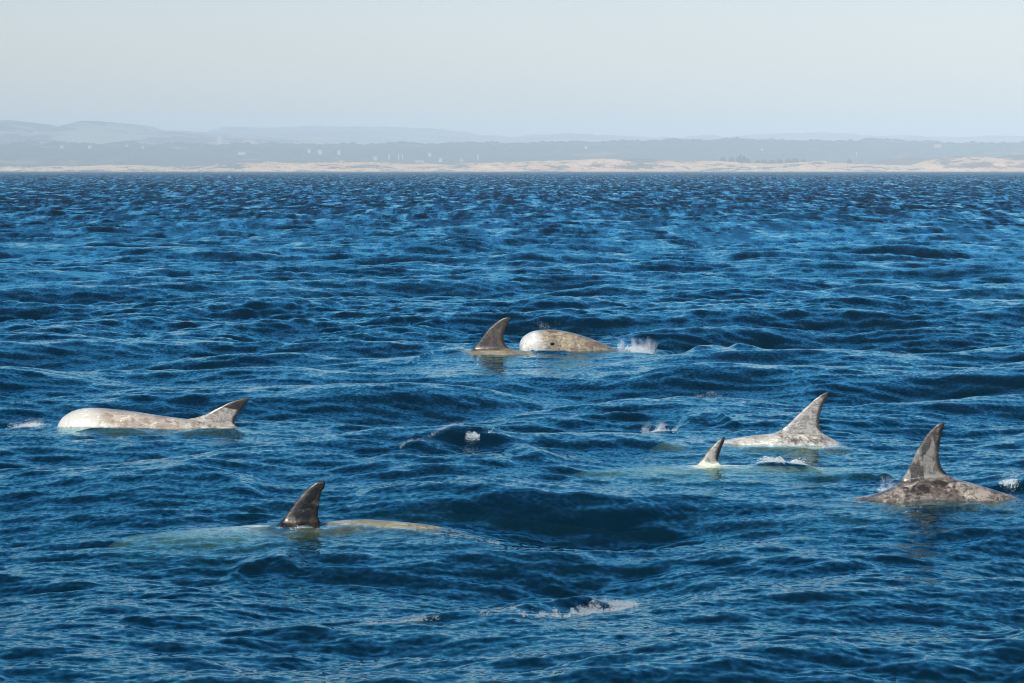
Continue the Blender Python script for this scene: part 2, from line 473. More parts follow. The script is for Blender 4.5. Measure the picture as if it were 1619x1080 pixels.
# mauve scrub covered dune behind
ridge("scrub_dune", 6350, 150, 350, [(1290, 272), (1330, 262), (1370, 257), (1400, 253.5), (1435, 249.8), (1465, 252), (1500, 254), (1560, 262), (1600, 270)],
      land_mat("scrub", 'sand'), nx=500, ny=30, relief=3, rs=80, tree=2.0, ts=14, seed=9, wide=1.0, vegf=lambda X, Y, Z, D: np.full_like(X, 0.62), label="low dune covered in mauve scrub behind the sand at right")
BLUFF = [(-200, 234), (0, 234), (15, 231), (35, 235), (48, 227), (60, 230), (95, 233), (100, 226), (120, 230), (170, 231.5), (200, 229), (215, 227), (240, 231), (290, 229), (320, 231),
         (360, 232), (395, 229), (400, 232), (440, 230.5), (480, 231.5), (520, 233), (545, 232), (555, 229), (575, 231.5), (600, 230.5), (645, 229), (700, 229.5), (760, 229.5),
         (810, 229.8), (870, 228.3), (920, 226.8), (990, 226), (1040, 226), (1060, 223.7), (1100, 224), (1160, 222.5), (1195, 224), (1260, 225), (1310, 225.5), (1350, 227),
         (1366, 223), (1400, 225), (1450, 226), (1480, 229), (1540, 230), (1619, 228), (1800, 226)]
BLUFF_HIT = ridge("wooded_bluff", 8600, 1500, 700, BLUFF, land_mat("bluff_wood", 'wood'), foot_z=2.0, nx=1500, ny=70, relief=14, rs=500, tree=8.5, ts=15.0, seed=14, power=0.8, label="low bluff dark with trees behind the dunes")
HILLS = [(-300, 182), (-60, 186), (0, 190.5), (30, 192), (60, 195), (85, 199), (95, 204.5), (115, 203), (130, 197), (150, 192.5), (165, 193), (185, 196), (215, 198), (240, 201), (262, 207.5),
         (290, 208), (320, 210.5), (350, 213.5), (400, 215.5), (440, 219), (500, 223), (600, 228), (700, 233), (900, 240), (1600, 245)]
def scar(X, Y, Z, D):
    px = X / Y * FPX + 809.5; py = HORIZ - (Z - CAM_H) / Y * FPX
    n = vnoise(X / 30.0, Z / 12.0, 6) - 0.5
    a = sstep(1.0, 0.75, np.sqrt(((px - 348) / 4.5) ** 2 + ((py - 221) / 8.5) ** 2) + n * 0.7)
    b = sstep(1.0, 0.7, np.sqrt(((px - 393) / 13.0) ** 2 + ((py - 228 + (px - 393) * 0.1) / 5.5) ** 2) + n * 1.1)
    return np.maximum(a, b) * 0.9
ridge("hills", 11500, 2600, 2500, HILLS, land_mat("hill_grass", 'hill'), foot_z=30, nx=1200, ny=140, relief=34, rs=650, tree=3.0, ts=22, seed=21, wide=1.4, power=0.9, vegf=scar, label="rounded grassy hills fading into haze at left, with bare earth scars")
FAR = [(250, 216), (300, 212), (348, 211), (360, 205), (380, 203), (410, 205), (450, 205), (490, 202.5), (530, 203), (580, 203.5), (640, 203.5), (690, 206.5), (740, 212), (770, 217), (780, 216),
       (810, 218.5), (850, 215.5), (880, 214.5), (915, 213), (950, 215), (980, 218), (1005, 217.5), (1030, 220.5), (1080, 220), (1108, 216), (1140, 219.5), (1180, 216),
       (1215, 214), (1250, 214), (1300, 211.3), (1340, 214.5), (1380, 217.5), (1420, 216), (1470, 219), (1520, 218.5), (1560, 217), (1619, 219), (1900, 214)]
ridge("distant_ridge", 15500, 3500, 2500, FAR, land_mat("ridge_wood", 'far'), foot_z=40, nx=1200, ny=90, relief=40, rs=900, tree=9.0, ts=34, seed=31, power=0.9, wide=1.5, label="faint wooded ridge farthest away in the haze")
# ground between the ridges
_gm = land_mat("plain", 'wood')
S = 9000
me = mesh_from("coastal_plain", [(-S, 5850, -2.0), (S, 5850, -2.0), (S, 17500, 1.0), (-S, 17500, 1.0)], [(0, 1, 2, 3)], _gm, False)
link("coastal_plain", me, kind="structure")

# ------------------------------------------------------------------ haze
def build_haze():
    x0, x1, y0, y1, z0, z1 = -11000, 11000, -1500, 18500, -9.0, 250.0
    V = [(x0, y0, z0), (x1, y0, z0), (x1, y1, z0), (x0, y1, z0), (x0, y0, z1), (x1, y0, z1), (x1, y1, z1), (x0, y1, z1)]
    F = [(0, 3, 2, 1), (4, 5, 6, 7), (0, 1, 5, 4), (1, 2, 6, 5), (2, 3, 7, 6), (3, 0, 4, 7)]
    m, n, out = new_mat("haze")
    p = n.nodes.new("ShaderNodeVolumePrincipled")
    p.inputs["Color"].default_value = (0.68, 0.80, 0.93, 1)
    p.inputs["Density"].default_value = HAZE
    p.inputs["Anisotropy"].default_value = -0.35
    n.links.new(p.outputs[0], out.inputs["Volume"])
    me = mesh_from("haze", V, F, m, False)
    link("haze", me, kind="stuff", label="pale blue sea haze over the bay", cat="haze")
HAZE = 1.5e-4
build_haze()
# ------------------------------------------------------------------ dolphins
S_R = [0.35, 0.6, 1.0, 1.4, 1.8, 2.2, 2.6, 2.9, 3.05]
V_R = [0.235, 0.265, 0.285, 0.275, 0.235, 0.17, 0.095, 0.045, 0.03]
def rad(s):
    s = np.asarray(s, float)
    body = np.interp(s, S_R, V_R)
    h = np.clip(1 - s / 0.35, 0, 1)
    return np.where(s < 0.35, 0.235 * (1 - h ** 2.2) ** (1 / 2.2), body)

def smooth_interp(x, P):
    """rounded interpolation through control points"""
    P = np.asarray(P, float)
    xs = np.linspace(P[0, 0] - 0.5, P[-1, 0] + 0.5, 600)
    ys = np.interp(xs, P[:, 0], P[:, 1])
    k = max(3, int(0.09 / (xs[1] - xs[0]))); ker = np.hanning(k + 2)[1:-1]; ker /= ker.sum()
    yp = np.convolve(np.pad(ys, k, mode='edge'), ker, 'same')[k:-k]
    return np.interp(x, xs, yp)

def skin_mat(name, light, mid, dark, fin, finedge, head, patch=(0.44, 0.60), mott=0.5, seed=0.0, finpatch=None):
    m, n, out = new_mat(name); t = NT(n)
    co = t.node("ShaderNodeTexCoord").outputs["Object"]
    co = t.vmap(co, (1, 1, 1), loc=(seed, seed * 0.7, seed * 1.3))
    fa = t.node("ShaderNodeAttribute", attribute_name="fin").outputs["Fac"]
    ea = t.node("ShaderNodeAttribute", attribute_name="fin_edge").outputs["Fac"]
    ha = t.node("ShaderNodeAttribute", attribute_name="head").outputs["Fac"]
    n1 = t.noise(t.vmap(co, (0.8, 1, 1.2)), 4.6, 8, 0.72, 0.6)
    n2 = t.noise(co, 19.0, 6, 0.75, 0.6)
    n3 = t.noise(t.vmap(co, (1.6, 1, 0.7), rot=(0, 0.6, 0)), 7.0, 5, 0.6, 0.4)
    c = t.mix(t.ramp(n1.outputs[0], *patch), light, mid)
    c = t.mix(t.math('MULTIPLY', t.ramp(n2.outputs[0], 0.47, 0.60), mott), c, dark)
    f = t.mix(t.ramp(n3.outputs[0], 0.46, 0.55), fin, finpatch or tuple(0.55 * v for v in fin))
    f = t.mix(t.math('MULTIPLY', t.ramp(n2.outputs[0], 0.47, 0.60), 0.55), f, finedge)
    e = t.ramp(t.math('ADD', ea, t.math('MULTIPLY', t.math('SUBTRACT', n2.outputs[0], 0.5), 0.5)), 0.30, 0.70)
    f = t.mix(e, f, finedge)
    fb = t.ramp(t.math('ADD', fa, t.math('MULTIPLY', t.math('SUBTRACT', n3.outputs[0], 0.5), 0.8)), 0.25, 0.75)
    c = t.mix(fb, c, f)
    hb = t.ramp(t.math('ADD', ha, t.math('MULTIPLY', t.math('SUBTRACT', n1.outputs[0], 0.5), 2.2)), 0.1, 0.9)
    c = t.mix(t.math('MULTIPLY', hb, t.math('SUBTRACT', 1.0, t.math('MULTIPLY', t.ramp(n2.outputs[0], 0.52, 0.66), 0.5))), c, head)
    # grey saddle round the foot of the fin
    sa = t.node("ShaderNodeAttribute", attribute_name="saddle").outputs["Fac"]
    sb = t.ramp(t.math('MULTIPLY', sa, t.math('MULTIPLY_ADD', t.math('SUBTRACT', n2.outputs[0], 0.5), 3.2, 1.0)), 0.30, 0.75)
    c = t.mix(sb, c, tuple(0.9 * v for v in dark))
    # pale rake marks and scars
    dist = t.noise(co, 3.0, 3, 0.5)
    sc_ = None
    for k, (rot, scl, th) in enumerate((((0.3, 0.7, 0.2), 9.0, 0.018), ((0.2, -0.5, 0.9), 13.0, 0.018), ((0.1, 1.4, 0.1), 8.0, 0.012))):
        add = t.node("ShaderNodeVectorMath", operation='ADD')
        sc2 = t.node("ShaderNodeVectorMath", operation='SCALE'); t.link(dist.outputs["Color"], sc2.inputs[0]); sc2.inputs["Scale"].default_value = 0.12
        t.link(t.vmap(co, (0.22, 1, 1.5), loc=(k * 3.1, 0, k), rot=rot), add.inputs[0]); t.link(sc2.outputs[0], add.inputs[1])
        v = t.node("ShaderNodeTexVoronoi", feature='DISTANCE_TO_EDGE'); t.link(add.outputs[0], v.inputs["Vector"]); v.inputs["Scale"].default_value = scl
        ln = t.math('SUBTRACT', 1.0, t.ramp(v.outputs["Distance"], th * 0.5, th * 2.2))
        sc_ = ln if sc_ is None else t.math('MAXIMUM', sc_, ln)
    sc_ = t.math('MULTIPLY', sc_, t.ramp(n3.outputs[0], 0.47, 0.58))
    lighter = t.node("ShaderNodeMix", data_type='RGBA'); lighter.blend_type = 'MULTIPLY'; lighter.clamp_result = False
    lighter.inputs[0].default_value = 1.0; t.link(c, lighter.inputs[6]); lighter.inputs[7].default_value = (2.1, 2.1, 2.1, 1)
    c = t.mix(t.math('MULTIPLY', sc_, 0.6), c, lighter.outputs[2])
    b = t.node("ShaderNodeBsdfPrincipled")
    t.link(c, b.inputs["Base Color"])
    t.link(t.math("MULTIPLY_ADD", n2.outputs[0], 0.5, 0.04), b.inputs["Roughness"])
    b.inputs["Coat Weight"].default_value = 0.5; b.inputs["Coat Roughness"].default_value = 0.14; b.inputs["Coat IOR"].default_value = 1.33
    b.inputs["IOR"].default_value = 1.38
    bp = t.node("ShaderNodeBump"); bp.inputs["Strength"].default_value = 0.4; bp.inputs["Distance"].default_value = 0.014
    t.link(t.noise(co, 26.0, 6, 0.7).outputs[0], bp.inputs["Height"]); t.link(bp.outputs[0], b.inputs["Normal"])
    t.link(b.outputs[0], out.inputs["Surface"])
    return m

EYE_M, _n, _o = new_mat("eye_dark")
_b = _n.nodes.new("ShaderNodeBsdfPrincipled"); _b.inputs["Base Color"].default_value = (0.015, 0.012, 0.01, 1); _b.inputs["Roughness"].default_value = 0.1
_n.links.new(_b.outputs[0], _o.inputs[0])

def loft(rings):
    """closed tube through equally sized rings of points"""
    nr, k = len(rings), len(rings[0])
    V = [tuple(p) for r in rings for p in r]
    F = []
    for i in range(nr - 1):
        for j in range(k):
            a, b = i * k + j, i * k + (j + 1) % k
            F.append((a, b, b + k, a + k))
    V.append(tuple(np.mean(rings[0], 0))); V.append(tuple(np.mean(rings[-1], 0)))
    c0, c1 = len(V) - 2, len(V) - 1
    for j in range(k):
        F.append((c0, (j + 1) % k, j)); F.append((c1, (nr - 1) * k + j, (nr - 1) * k + (j + 1) % k))
    return V, F

def resample(P, t):
    P = np.asarray(P, float)
    d = np.r_[0, np.cumsum(np.hypot(*np.diff(P, axis=0).T))]; d /= d[-1]
    return np.stack([np.interp(t, d, P[:, 0]), np.interp(t, d, P[:, 1])], -1)

def make_dolphin(label, wl, nose, top, lead, trail, mat, yaw=0.0, voxel=0.011, roll=0.0, eye=None, px_len=1.0, group="dolphins at the surface", zoff=0.0, thick=1.0, head_len=0.42, fin_from=(-0.04, 0.08), saddle=0.0):
    D = at(809.5, wl)[1]
    sc = FPX / D
    X0 = (nose - 809.5) / FPX * D
    st = px_len                                   # metres along the body per metre across the view
    L = lambda pts: [((x - nose) / sc * st, (wl - y) / sc) for x, y in pts]
    T = L(top)
    s = np.concatenate([np.linspace(0, 0.35, 16)[:-1] ** 1.0, np.linspace(0.35, 3.05, 62)])
    s[1:6] = np.array([0.003, 0.010, 0.024, 0.045, 0.07])
    s = np.sort(s)
    r = rad(s) * thick
    zt = smooth_interp(np.maximum(s, 0.33), T)
    zc = zt - np.where(s < 0.35, 0.235 * thick, r)
    zc = np.where(s < 0.35, zc[np.argmin(abs(s - 0.35))], zc)
    rings = []
    ang = np.linspace(0, 2 * np.pi, 36, endpoint=False)
    for si, ri, zi in zip(s, r, zc):
        ri = max(ri, 0.004)
        wf = np.interp(si, [0, 1.0, 1.8, 2.4, 3.05], [0.92, 0.95, 0.85, 0.6, 0.45])
        c_, s_ = np.cos(ang), np.sin(ang)
        # the back is a little keeled behind the fin
        y = wf * ri * np.sign(c_) * np.abs(c_) ** 0.95
        rings.append(np.stack([np.full(36, si), y, zi + ri * np.sign(s_) * np.abs(s_) ** 0.95], -1))
    parts = [loft(rings)]
    # dorsal fin: sections from the leading to the trailing edge
    tt = np.r_[np.linspace(0, 0.9, 26), [0.93, 0.96, 0.985, 1.0]]
    Ld = resample(L(lead), tt); Tr = resample(L(trail)[::-1], tt)
    base = [(Ld[0] + (0.0, -0.10)), (Tr[0] + (-0.01, -0.10))]
    sec = []
    us = 0.5 * (1 - np.cos(np.linspace(0, np.pi, 13)))
    rs_ = np.random.default_rng(int(nose))
    for i in range(-1, len(tt)):
        a, b = (base if i < 0 else (Ld[i], Tr[i]))
        ti = max(tt[i], 0) if i >= 0 else -0.15
        if i > 2: b = b + np.array([rs_.normal() * 0.0018, 0])
        ch = np.hypot(*(b - a))
        hh = np.interp(ti, [-0.15, 0, 0.12, 0.35, 0.8, 1.0], [0.085, 0.055, 0.032, 0.024, 0.014, 0.008])
        hw = hh * (2.6 * np.sqrt(us) * (1 - us) ** 0.9) * 0.62
        hw = np.maximum(hw, 0.0065)
        P = a + (b - a) * us[:, None]
        one = [(P[k][0], hw[k], P[k][1]) for k in range(13)]
        two = [(P[k][0], -hw[k], P[k][1]) for k in range(12, -1, -1)]
        sec.append(np.array(one + two))
    parts.append(loft(sec))
    # flukes
    s_end = 2.98; zt_ = float(zc[-3])
    for sgn in (-1, 1):
        f = []
        for u in np.linspace(0, 1, 8):
            x0 = s_end - 0.13 + 0.25 * u ** 1.2; x1 = s_end + 0.12 + 0.20 * u ** 1.5 - 0.06 * (1 - u)
            if u > 0.9: x0 = x1 - 0.05
            h = 0.02 * (1 - u) + 0.008
            yy = sgn * 0.42 * u
            f.append(np.array([(x0, yy, zt_), ((x0 + x1) / 2, yy, zt_ + h), (x1, yy, zt_), ((x0 + x1) / 2, yy, zt_ - h)]))
        parts.append(loft(f))
        # flippers
        f = []
        zf = float(np.interp(0.62, s, zc)) - 0.14
        for u in np.linspace(0, 1, 8):
            cx = 0.58 + 0.42 * u; w_ = 0.10 * (1 - u) ** 0.7 + 0.02; yy = sgn * (0.18 + 0.26 * u); zz = zf - 0.20 * u
            h = 0.022 * (1 - u) + 0.008
            f.append(np.array([(cx - w_, yy, zz), (cx, yy, zz + h), (cx + w_, yy, zz), (cx, yy, zz - h)]))
        parts.append(loft(f))
    V, F = [], []
    for v, f in parts:
        o_ = len(V); V += v; F += [tuple(i + o_ for i in q) for q in f]
    me0 = bpy.data.meshes.new("tmp"); me0.from_pydata(V, [], F)
    bm = bmesh.new(); bm.from_mesh(me0); bmesh.ops.recalc_face_normals(bm, faces=bm.faces); bm.to_mesh(me0); bm.free()
    tmp = bpy.data.objects.new("tmp", me0); COL.objects.link(tmp)
    md = tmp.modifiers.new("r", 'REMESH'); md.mode = 'VOXEL'; md.voxel_size = voxel; md.use_smooth_shade = True
    sm = tmp.modifiers.new("s", 'SMOOTH'); sm.factor = 0.5; sm.iterations = 4
    dg = bpy.context.evaluated_depsgraph_get(); dg.update()
    me = bpy.data.meshes.new_from_object(tmp.evaluated_get(dg))
    bpy.data.objects.remove(tmp); bpy.data.meshes.remove(me0)
    me.name = "dolphin"
    nv = len(me.vertices); co = np.empty(nv * 3, np.float32); me.vertices.foreach_get("co", co); co = co.reshape(-1, 3)
    zs = np.interp(co[:, 0], s, zt)
    fx0, fx1 = Ld[0][0], Tr[0][0]
    bz = np.interp(co[:, 0], [Ld[0][0], Tr[0][0]], [Ld[0][1], Tr[0][1]])
    above = co[:, 2] - bz
    infin = (co[:, 0] > fx0 - 0.12) & (np.abs(co[:, 1]) < 0.10)
    fin = sstep(*fin_from, above) * infin * np.where(above > 0.09, 1.0, (1 - sstep(fx1 - 0.02, fx1 + 0.12, co[:, 0])) * sstep(fx0 - 0.12, fx0, co[:, 0]))
    def dto(P):
        P = np.asarray(P); d = np.full(nv, 9.0)
        for a, b in zip(P[:-1], P[1:]):
            ab = b - a; q = np.clip(((co[:, [0, 2]] - a) @ ab) / max(ab @ ab, 1e-9), 0, 1)
            d = np.minimum(d, np.hypot(*(co[:, [0, 2]] - a - q[:, None] * ab).T))
        return d
    hgt = np.clip(above / max(Ld[:, 1].max() - Ld[0][1], 0.05), 0, 1)
    edge = np.maximum(np.exp(-(dto(Tr) / 0.048) ** 1.4), 0.55 * np.exp(-(dto(Ld) / 0.018) ** 1.4)) * fin
    edge = np.maximum(edge, sstep(0.75, 1.0, hgt) * fin)
    head = 1 - sstep(head_len - 0.14, head_len + 0.14, co[:, 0])
    bl = np.array([Ld[0] + np.array([0.10, -0.03]), Tr[0] + np.array([-0.02, -0.03])])
    sad = saddle * np.exp(-(dto(bl) / 0.085) ** 2)
    for nm, val in (("saddle", sad), ("fin", fin), ("fin_edge", edge), ("head", head)):
        a_ = me.attributes.new(nm, 'FLOAT', 'POINT'); a_.data.foreach_set("value", val.astype(np.float32))
    me.polygons.foreach_set("use_smooth", np.ones(len(me.polygons), bool))
    me.materials.clear(); me.materials.append(mat)
    o = link("dolphin", me, label=label, cat="dolphin", group=group)
    # the origin is under the fin, so the animal turns about it
    piv = 1.4 / st
    pm = Matrix.Translation((-1.4, 0, 0))
    me.transform(pm)
    o.location = (X0 + piv, D + 0.24, zoff - 0.02)
    o.rotation_euler = (roll, 0, yaw)
    # eyes
    for sgn in (-1, 1):
        ex, ez = (eye if eye else (0.36, 0.0))
        if eye: ex = (eye[0] - nose) / sc * st; ez = (wl - eye[1]) / sc
        else: ez = float(np.interp(ex, s, zc)) - 0.03
        rr = float(np.interp(ex, s, r)); zz = float(np.interp(ex, s, zc))
        yy = 0.94 * math.sqrt(max(rr * rr - (ez - zz) ** 2, 0.001))
        bm = bmesh.new(); bmesh.ops.create_uvsphere(bm, u_segments=14, v_segments=9, radius=1.0)
        bmesh.ops.scale(bm, verts=bm.verts, vec=(0.034, 0.014, 0.021))
        em = bpy.data.meshes.new("eye"); bm.to_mesh(em); bm.free(); em.materials.append(EYE_M)
        for p_ in em.polygons: p_.use_smooth = True
        link("eye", em, parent=o, loc=(ex - 1.4, sgn * (yy - 0.002), ez))
    return o

mA = skin_mat("skin_cream", (0.50, 0.43, 0.37), (0.31, 0.235, 0.18), (0.17, 0.115, 0.085), (0.36, 0.32, 0.29), (0.03, 0.024, 0.022), (0.56, 0.52, 0.47), (0.44, 0.62), 0.6, 1.3, (0.235, 0.20, 0.18))
mB = skin_mat("skin_dark_fin", (0.27, 0.23, 0.17), (0.17, 0.14, 0.105), (0.10, 0.075, 0.055), (0.085, 0.065, 0.055), (0.022, 0.017, 0.015), (0.32, 0.28, 0.22), (0.44, 0.62), 0.5, 4.1, (0.038, 0.029, 0.025))
mC = skin_mat("skin_tan", (0.40, 0.32, 0.225), (0.20, 0.15, 0.11), (0.07, 0.05, 0.038), (0.2, 0.17, 0.14), (0.06, 0.05, 0.04), (0.52, 0.51, 0.49), (0.40, 0.58), 0.65, 6.7)
mD = skin_mat("skin_pale_grey", (0.70, 0.70, 0.55), (0.60, 0.60, 0.44), (0.28, 0.26, 0.19), (0.34, 0.305, 0.28), (0.02, 0.017, 0.016), (0.60, 0.58, 0.46), (0.48, 0.66), 0.3, 8.2, (0.25, 0.225, 0.205))
mE = skin_mat("skin_white", (0.54, 0.50, 0.45), (0.35, 0.30, 0.25), (0.10, 0.085, 0.075), (0.36, 0.335, 0.31), (0.04, 0.034, 0.031), (0.42, 0.39, 0.35), (0.50, 0.64), 0.45, 11.6, (0.24, 0.22, 0.205))
mF = skin_mat("skin_mottled", (0.36, 0.30, 0.255), (0.125, 0.10, 0.087), (0.028, 0.022, 0.020), (0.22, 0.20, 0.185), (0.018, 0.015, 0.014), (0.22, 0.18, 0.14), (0.42, 0.53), 0.8, 15.9, (0.045, 0.039, 0.036))
mG = skin_mat("skin_brown_black", (0.27, 0.24, 0.165), (0.15, 0.13, 0.09), (0.06, 0.07, 0.045), (0.050, 0.034, 0.025), (0.012, 0.009, 0.008), (0.66, 0.62, 0.54), (0.46, 0.62), 0.4, 19.4, (0.010, 0.008, 0.007))

make_dolphin("cream white dolphin at far left, back and blunt head out of the water", 676, 82,
    [(82, 648), (105, 644.5), (130, 643.5), (170, 646), (210, 651), (250, 657.5), (280, 661.5), (300, 664), (330, 668), (367, 675), (400, 683), (450, 694), (520, 706), (600, 720)],
    [(288, 663), (305, 659.5), (320, 654), (340, 643.5), (357, 635), (370, 630.5), (380, 628.8), (387, 628.6), (391, 630)],
    [(391, 631), (389, 634), (384, 638.5), (378, 646), (371, 655), (367, 664), (365, 670), (369, 678)], mA, yaw=R(2), saddle=0.45)
make_dolphin("dolphin awash with dark brown curved fin, just left of the white head", 561, 597,
    [(600, 600), (640, 582), (680, 569), (720, 561), (745, 557.5), (780, 555.5), (812, 556.5), (840, 559.5), (870, 564), (920, 575), (980, 590)],
    [(744, 559), (755, 546), (764, 533.5), (772, 523), (782, 514), (792, 507), (800, 504), (805, 503.6), (808, 505.5)],
    [(808.5, 507), (806, 512), (801.5, 519), (798, 527), (796.5, 536), (797.5, 545), (802, 551.5), (812, 556)], mB, yaw=R(-4), zoff=0.035, fin_from=(-0.03, 0.05))
make_dolphin("tan backed dolphin showing its rounded white head and dark eye, splash behind it", 553, 823,
    [(823, 525), (840, 521.5), (858, 519), (875, 518.6), (895, 521.5), (915, 527), (935, 534), (955, 542), (975, 551), (1000, 563), (1040, 584), (1120, 610)],
    [(992, 562), (1003, 561), (1013, 562)], [(1013, 562.5), (1016, 567), (1022, 575)], mC, yaw=R(14), px_len=1.04, eye=(868, 540), head_len=0.27)
make_dolphin("small pale fin with dark rim above a long yellow green body just under the surface", 740, 880,
    [(880, 752), (930, 745), (990, 741), (1060, 739), (1105, 737), (1150, 737), (1200, 738.5), (1280, 740), (1360, 743), (1440, 750)],
    [(1107, 737), (1113, 728), (1120, 718.5), (1128, 708), (1137, 699), (1145, 693), (1151, 690)],
    [(1153, 690.5), (1150.5, 699), (1147, 708), (1143.5, 718), (1141, 727), (1142, 737)], mD, yaw=R(3), zoff=0.006)
make_dolphin("white backed dolphin with tall pale fin, its head surfacing in spray further left", 706, 1022,
    [(1022, 692), (1040, 685), (1055, 682), (1072, 687), (1088, 699), (1106, 718), (1126, 706), (1150, 696.5), (1180, 691), (1210, 687.5), (1240, 684), (1280, 683.5), (1305, 685), (1325, 695), (1346, 707), (1390, 722), (1500, 745), (1560, 760)],
    [(1225, 688), (1238, 680.5), (1250, 671.5), (1264, 658), (1279, 643.5), (1292, 631), (1303, 623), (1311, 618.5), (1315, 618)],
    [(1317.5, 620), (1315.5, 626), (1311, 634), (1306.5, 644), (1303.5, 655), (1302, 666), (1303.5, 677), (1310, 689)], mE, yaw=R(-2), saddle=0.55, thick=0.95)
make_dolphin("mottled grey brown dolphin at far right with the largest, tallest fin and arched back", 795, 1150,
    [(1150, 850), (1250, 818), (1300, 802), (1340, 792), (1379, 786), (1400, 781), (1428, 768.5), (1450, 760), (1480, 756), (1515, 756.5), (1540, 762), (1560, 768), (1590, 777), (1619, 786.5), (1660, 800), (1730, 822), (1790, 840)],
    [(1422, 772), (1432, 762), (1442, 747), (1450, 731), (1457.6, 713), (1469.5, 693), (1481, 677.6), (1492, 668.5), (1500, 665.5)],
    [(1503.5, 666), (1503.5, 673), (1499, 687), (1496, 705), (1495.5, 723), (1499, 738), (1506, 748), (1520, 757)], mF, yaw=R(-3), saddle=0.6)
make_dolphin("nearest dolphin, black brown fin, pale body awash under a rippling wake", 834, 145,
    [(145, 862), (190, 852), (250, 845), (320, 839), (380, 835.5), (435, 833.5), (470, 832), (500, 831), (540, 827), (580, 826), (620, 829), (670, 834), (730, 845), (790, 864), (850, 888)],
    [(433, 833), (446.5, 817), (458.5, 799.5), (470.5, 784.5), (483, 772), (495, 764.5), (504, 761.8), (509, 762)],
    [(511.5, 764), (509.5, 770), (504, 783), (500, 798), (498.8, 813), (500, 826), (503, 834)], mG, yaw=R(2), zoff=0.01, head_len=1.15, fin_from=(-0.09, -0.02))
# animals that only show as pale green shapes under the water
UG = "dolphins wholly under the surface"
def under(label, wl, nose, depth, yaw):
    D = at(809.5, wl)[1]; sc = FPX / D
    xs = [nose + k * sc for k in (0, 0.4, 1.0, 1.5, 2.2, 3.05)]
    zz = [-0.06, -0.01, 0.0, 0.0, -0.05, -0.15]
    top = [(x, wl + (depth - z) * sc) for x, z in zip(xs, zz)]
    b = wl + depth * sc
    f0, f1 = nose + 1.25 * sc, nose + 1.65 * sc
    make_dolphin(label, wl, nose, top, [(f0, b), (f0 + 0.12 * sc, b - 0.06 * sc), (f1, b - 0.10 * sc)], [(f1 + 2, b - 0.09 * sc), (f1 - 0.03 * sc, b - 0.03 * sc), (f1, b)], mD, yaw=yaw, voxel=0.022, group=UG)
under("submerged dolphin glowing dull green below the small pale fin, near the front", 809, 880, 0.30, R(4))
under("submerged dolphin seen as a faint green streak behind the dark brown near fin", 778, 380, 0.16, R(-5))
under("submerged dolphin as a faint pale streak in front of the central pair", 616, 850, 0.20, R(12))
under("submerged dolphin tinting a dark wave green, between the left dolphin and the near dark fin", 768, 170, 0.14, R(-3))
# ------------------------------------------------------------------ spray, bubbles and foam
WM, _n, _o = new_mat("foam")
_t = NT(_n)
_b = _t.node("ShaderNodeBsdfPrincipled"); _b.inputs["Base Color"].default_value = (0.80, 0.84, 0.88, 1); _b.inputs["Roughness"].default_value = 0.25
_b.inputs["Subsurface Weight"].default_value = 0.0
_x = _t.node("ShaderNodeBsdfTransparent"); _mm = _t.node("ShaderNodeMixShader"); _mm.inputs[0].default_value = 0.25
_t.link(_b.outputs[0], _mm.inputs[1]); _t.link(_x.outputs[0], _mm.inputs[2]); _t.link(_mm.outputs[0], _o.inputs[0])
DM, _n, _o = new_mat("droplets")
_t = NT(_n)
_g = _t.node("ShaderNodeBsdfGlossy"); _g.inputs["Roughness"].default_value = 0.12; _g.inputs["Color"].default_value = (0.9, 0.95, 1, 1)
_d = _t.node("ShaderNodeBsdfDiffuse"); _d.inputs["Color"].default_value = (0.45, 0.55, 0.60, 1)
_tr = _t.node("ShaderNodeBsdfTransparent"); _tr.inputs["Color"].default_value = (0.9, 0.95, 0.97, 1)
_m1 = _t.node("ShaderNodeMixShader"); _m1.inputs[0].default_value = 0.45; _t.link(_d.outputs[0], _m1.inputs[1]); _t.link(_tr.outputs[0], _m1.inputs[2])
_m2 = _t.node("ShaderNodeMixShader"); _m2.inputs[0].default_value = 0.35; _t.link(_m1.outputs[0], _m2.inputs[1]); _t.link(_g.outputs[0], _m2.inputs[2])
_t.link(_m2.outputs[0], _o.inputs[0])

# thinner, glassier foam that lets the dark water through
GM, _n, _o = new_mat("thin_foam")
_t = NT(_n)
_b = _t.node("ShaderNodeBsdfPrincipled"); _b.inputs["Base Color"].default_value = (0.55, 0.60, 0.64, 1); _b.inputs["Roughness"].default_value = 0.15
_x = _t.node("ShaderNodeBsdfTransparent"); _x.inputs["Color"].default_value = (0.93, 0.96, 0.98, 1)
_mm = _t.node("ShaderNodeMixShader"); _mm.inputs[0].default_value = 0.62
_t.link(_b.outputs[0], _mm.inputs[1]); _t.link(_x.outputs[0], _mm.inputs[2]); _t.link(_mm.outputs[0], _o.inputs[0])

ICO = None
def ico():
    global ICO
    if ICO is None:
        bm = bmesh.new(); bmesh.ops.create_icosphere(bm, subdivisions=1, radius=1.0)
        bm.verts.ensure_lookup_table()
        ICO = (np.array([v.co[:] for v in bm.verts]), np.array([[v.index for v in f.verts] for f in bm.faces])); bm.free()
    return ICO

def droplets(name, P, Rr, squash, mat, label, cat):
    v, f = ico(); n = len(P)
    rs = np.random.default_rng(n)
    S = np.stack([Rr * rs.uniform(0.8, 1.5, n), Rr * rs.uniform(0.8, 1.3, n), Rr * squash], -1)
    V = (v[None] * S[:, None, :] + P[:, None, :]).reshape(-1, 3)
    F = (f[None] + (np.arange(n) * len(v))[:, None, None]).reshape(-1, 3)
    me = mesh_from(name, V, F, mat)
    return link(name, me, label=label, cat=cat, kind="stuff")

def on_sea(x, y):
    return sea_z(x, y)

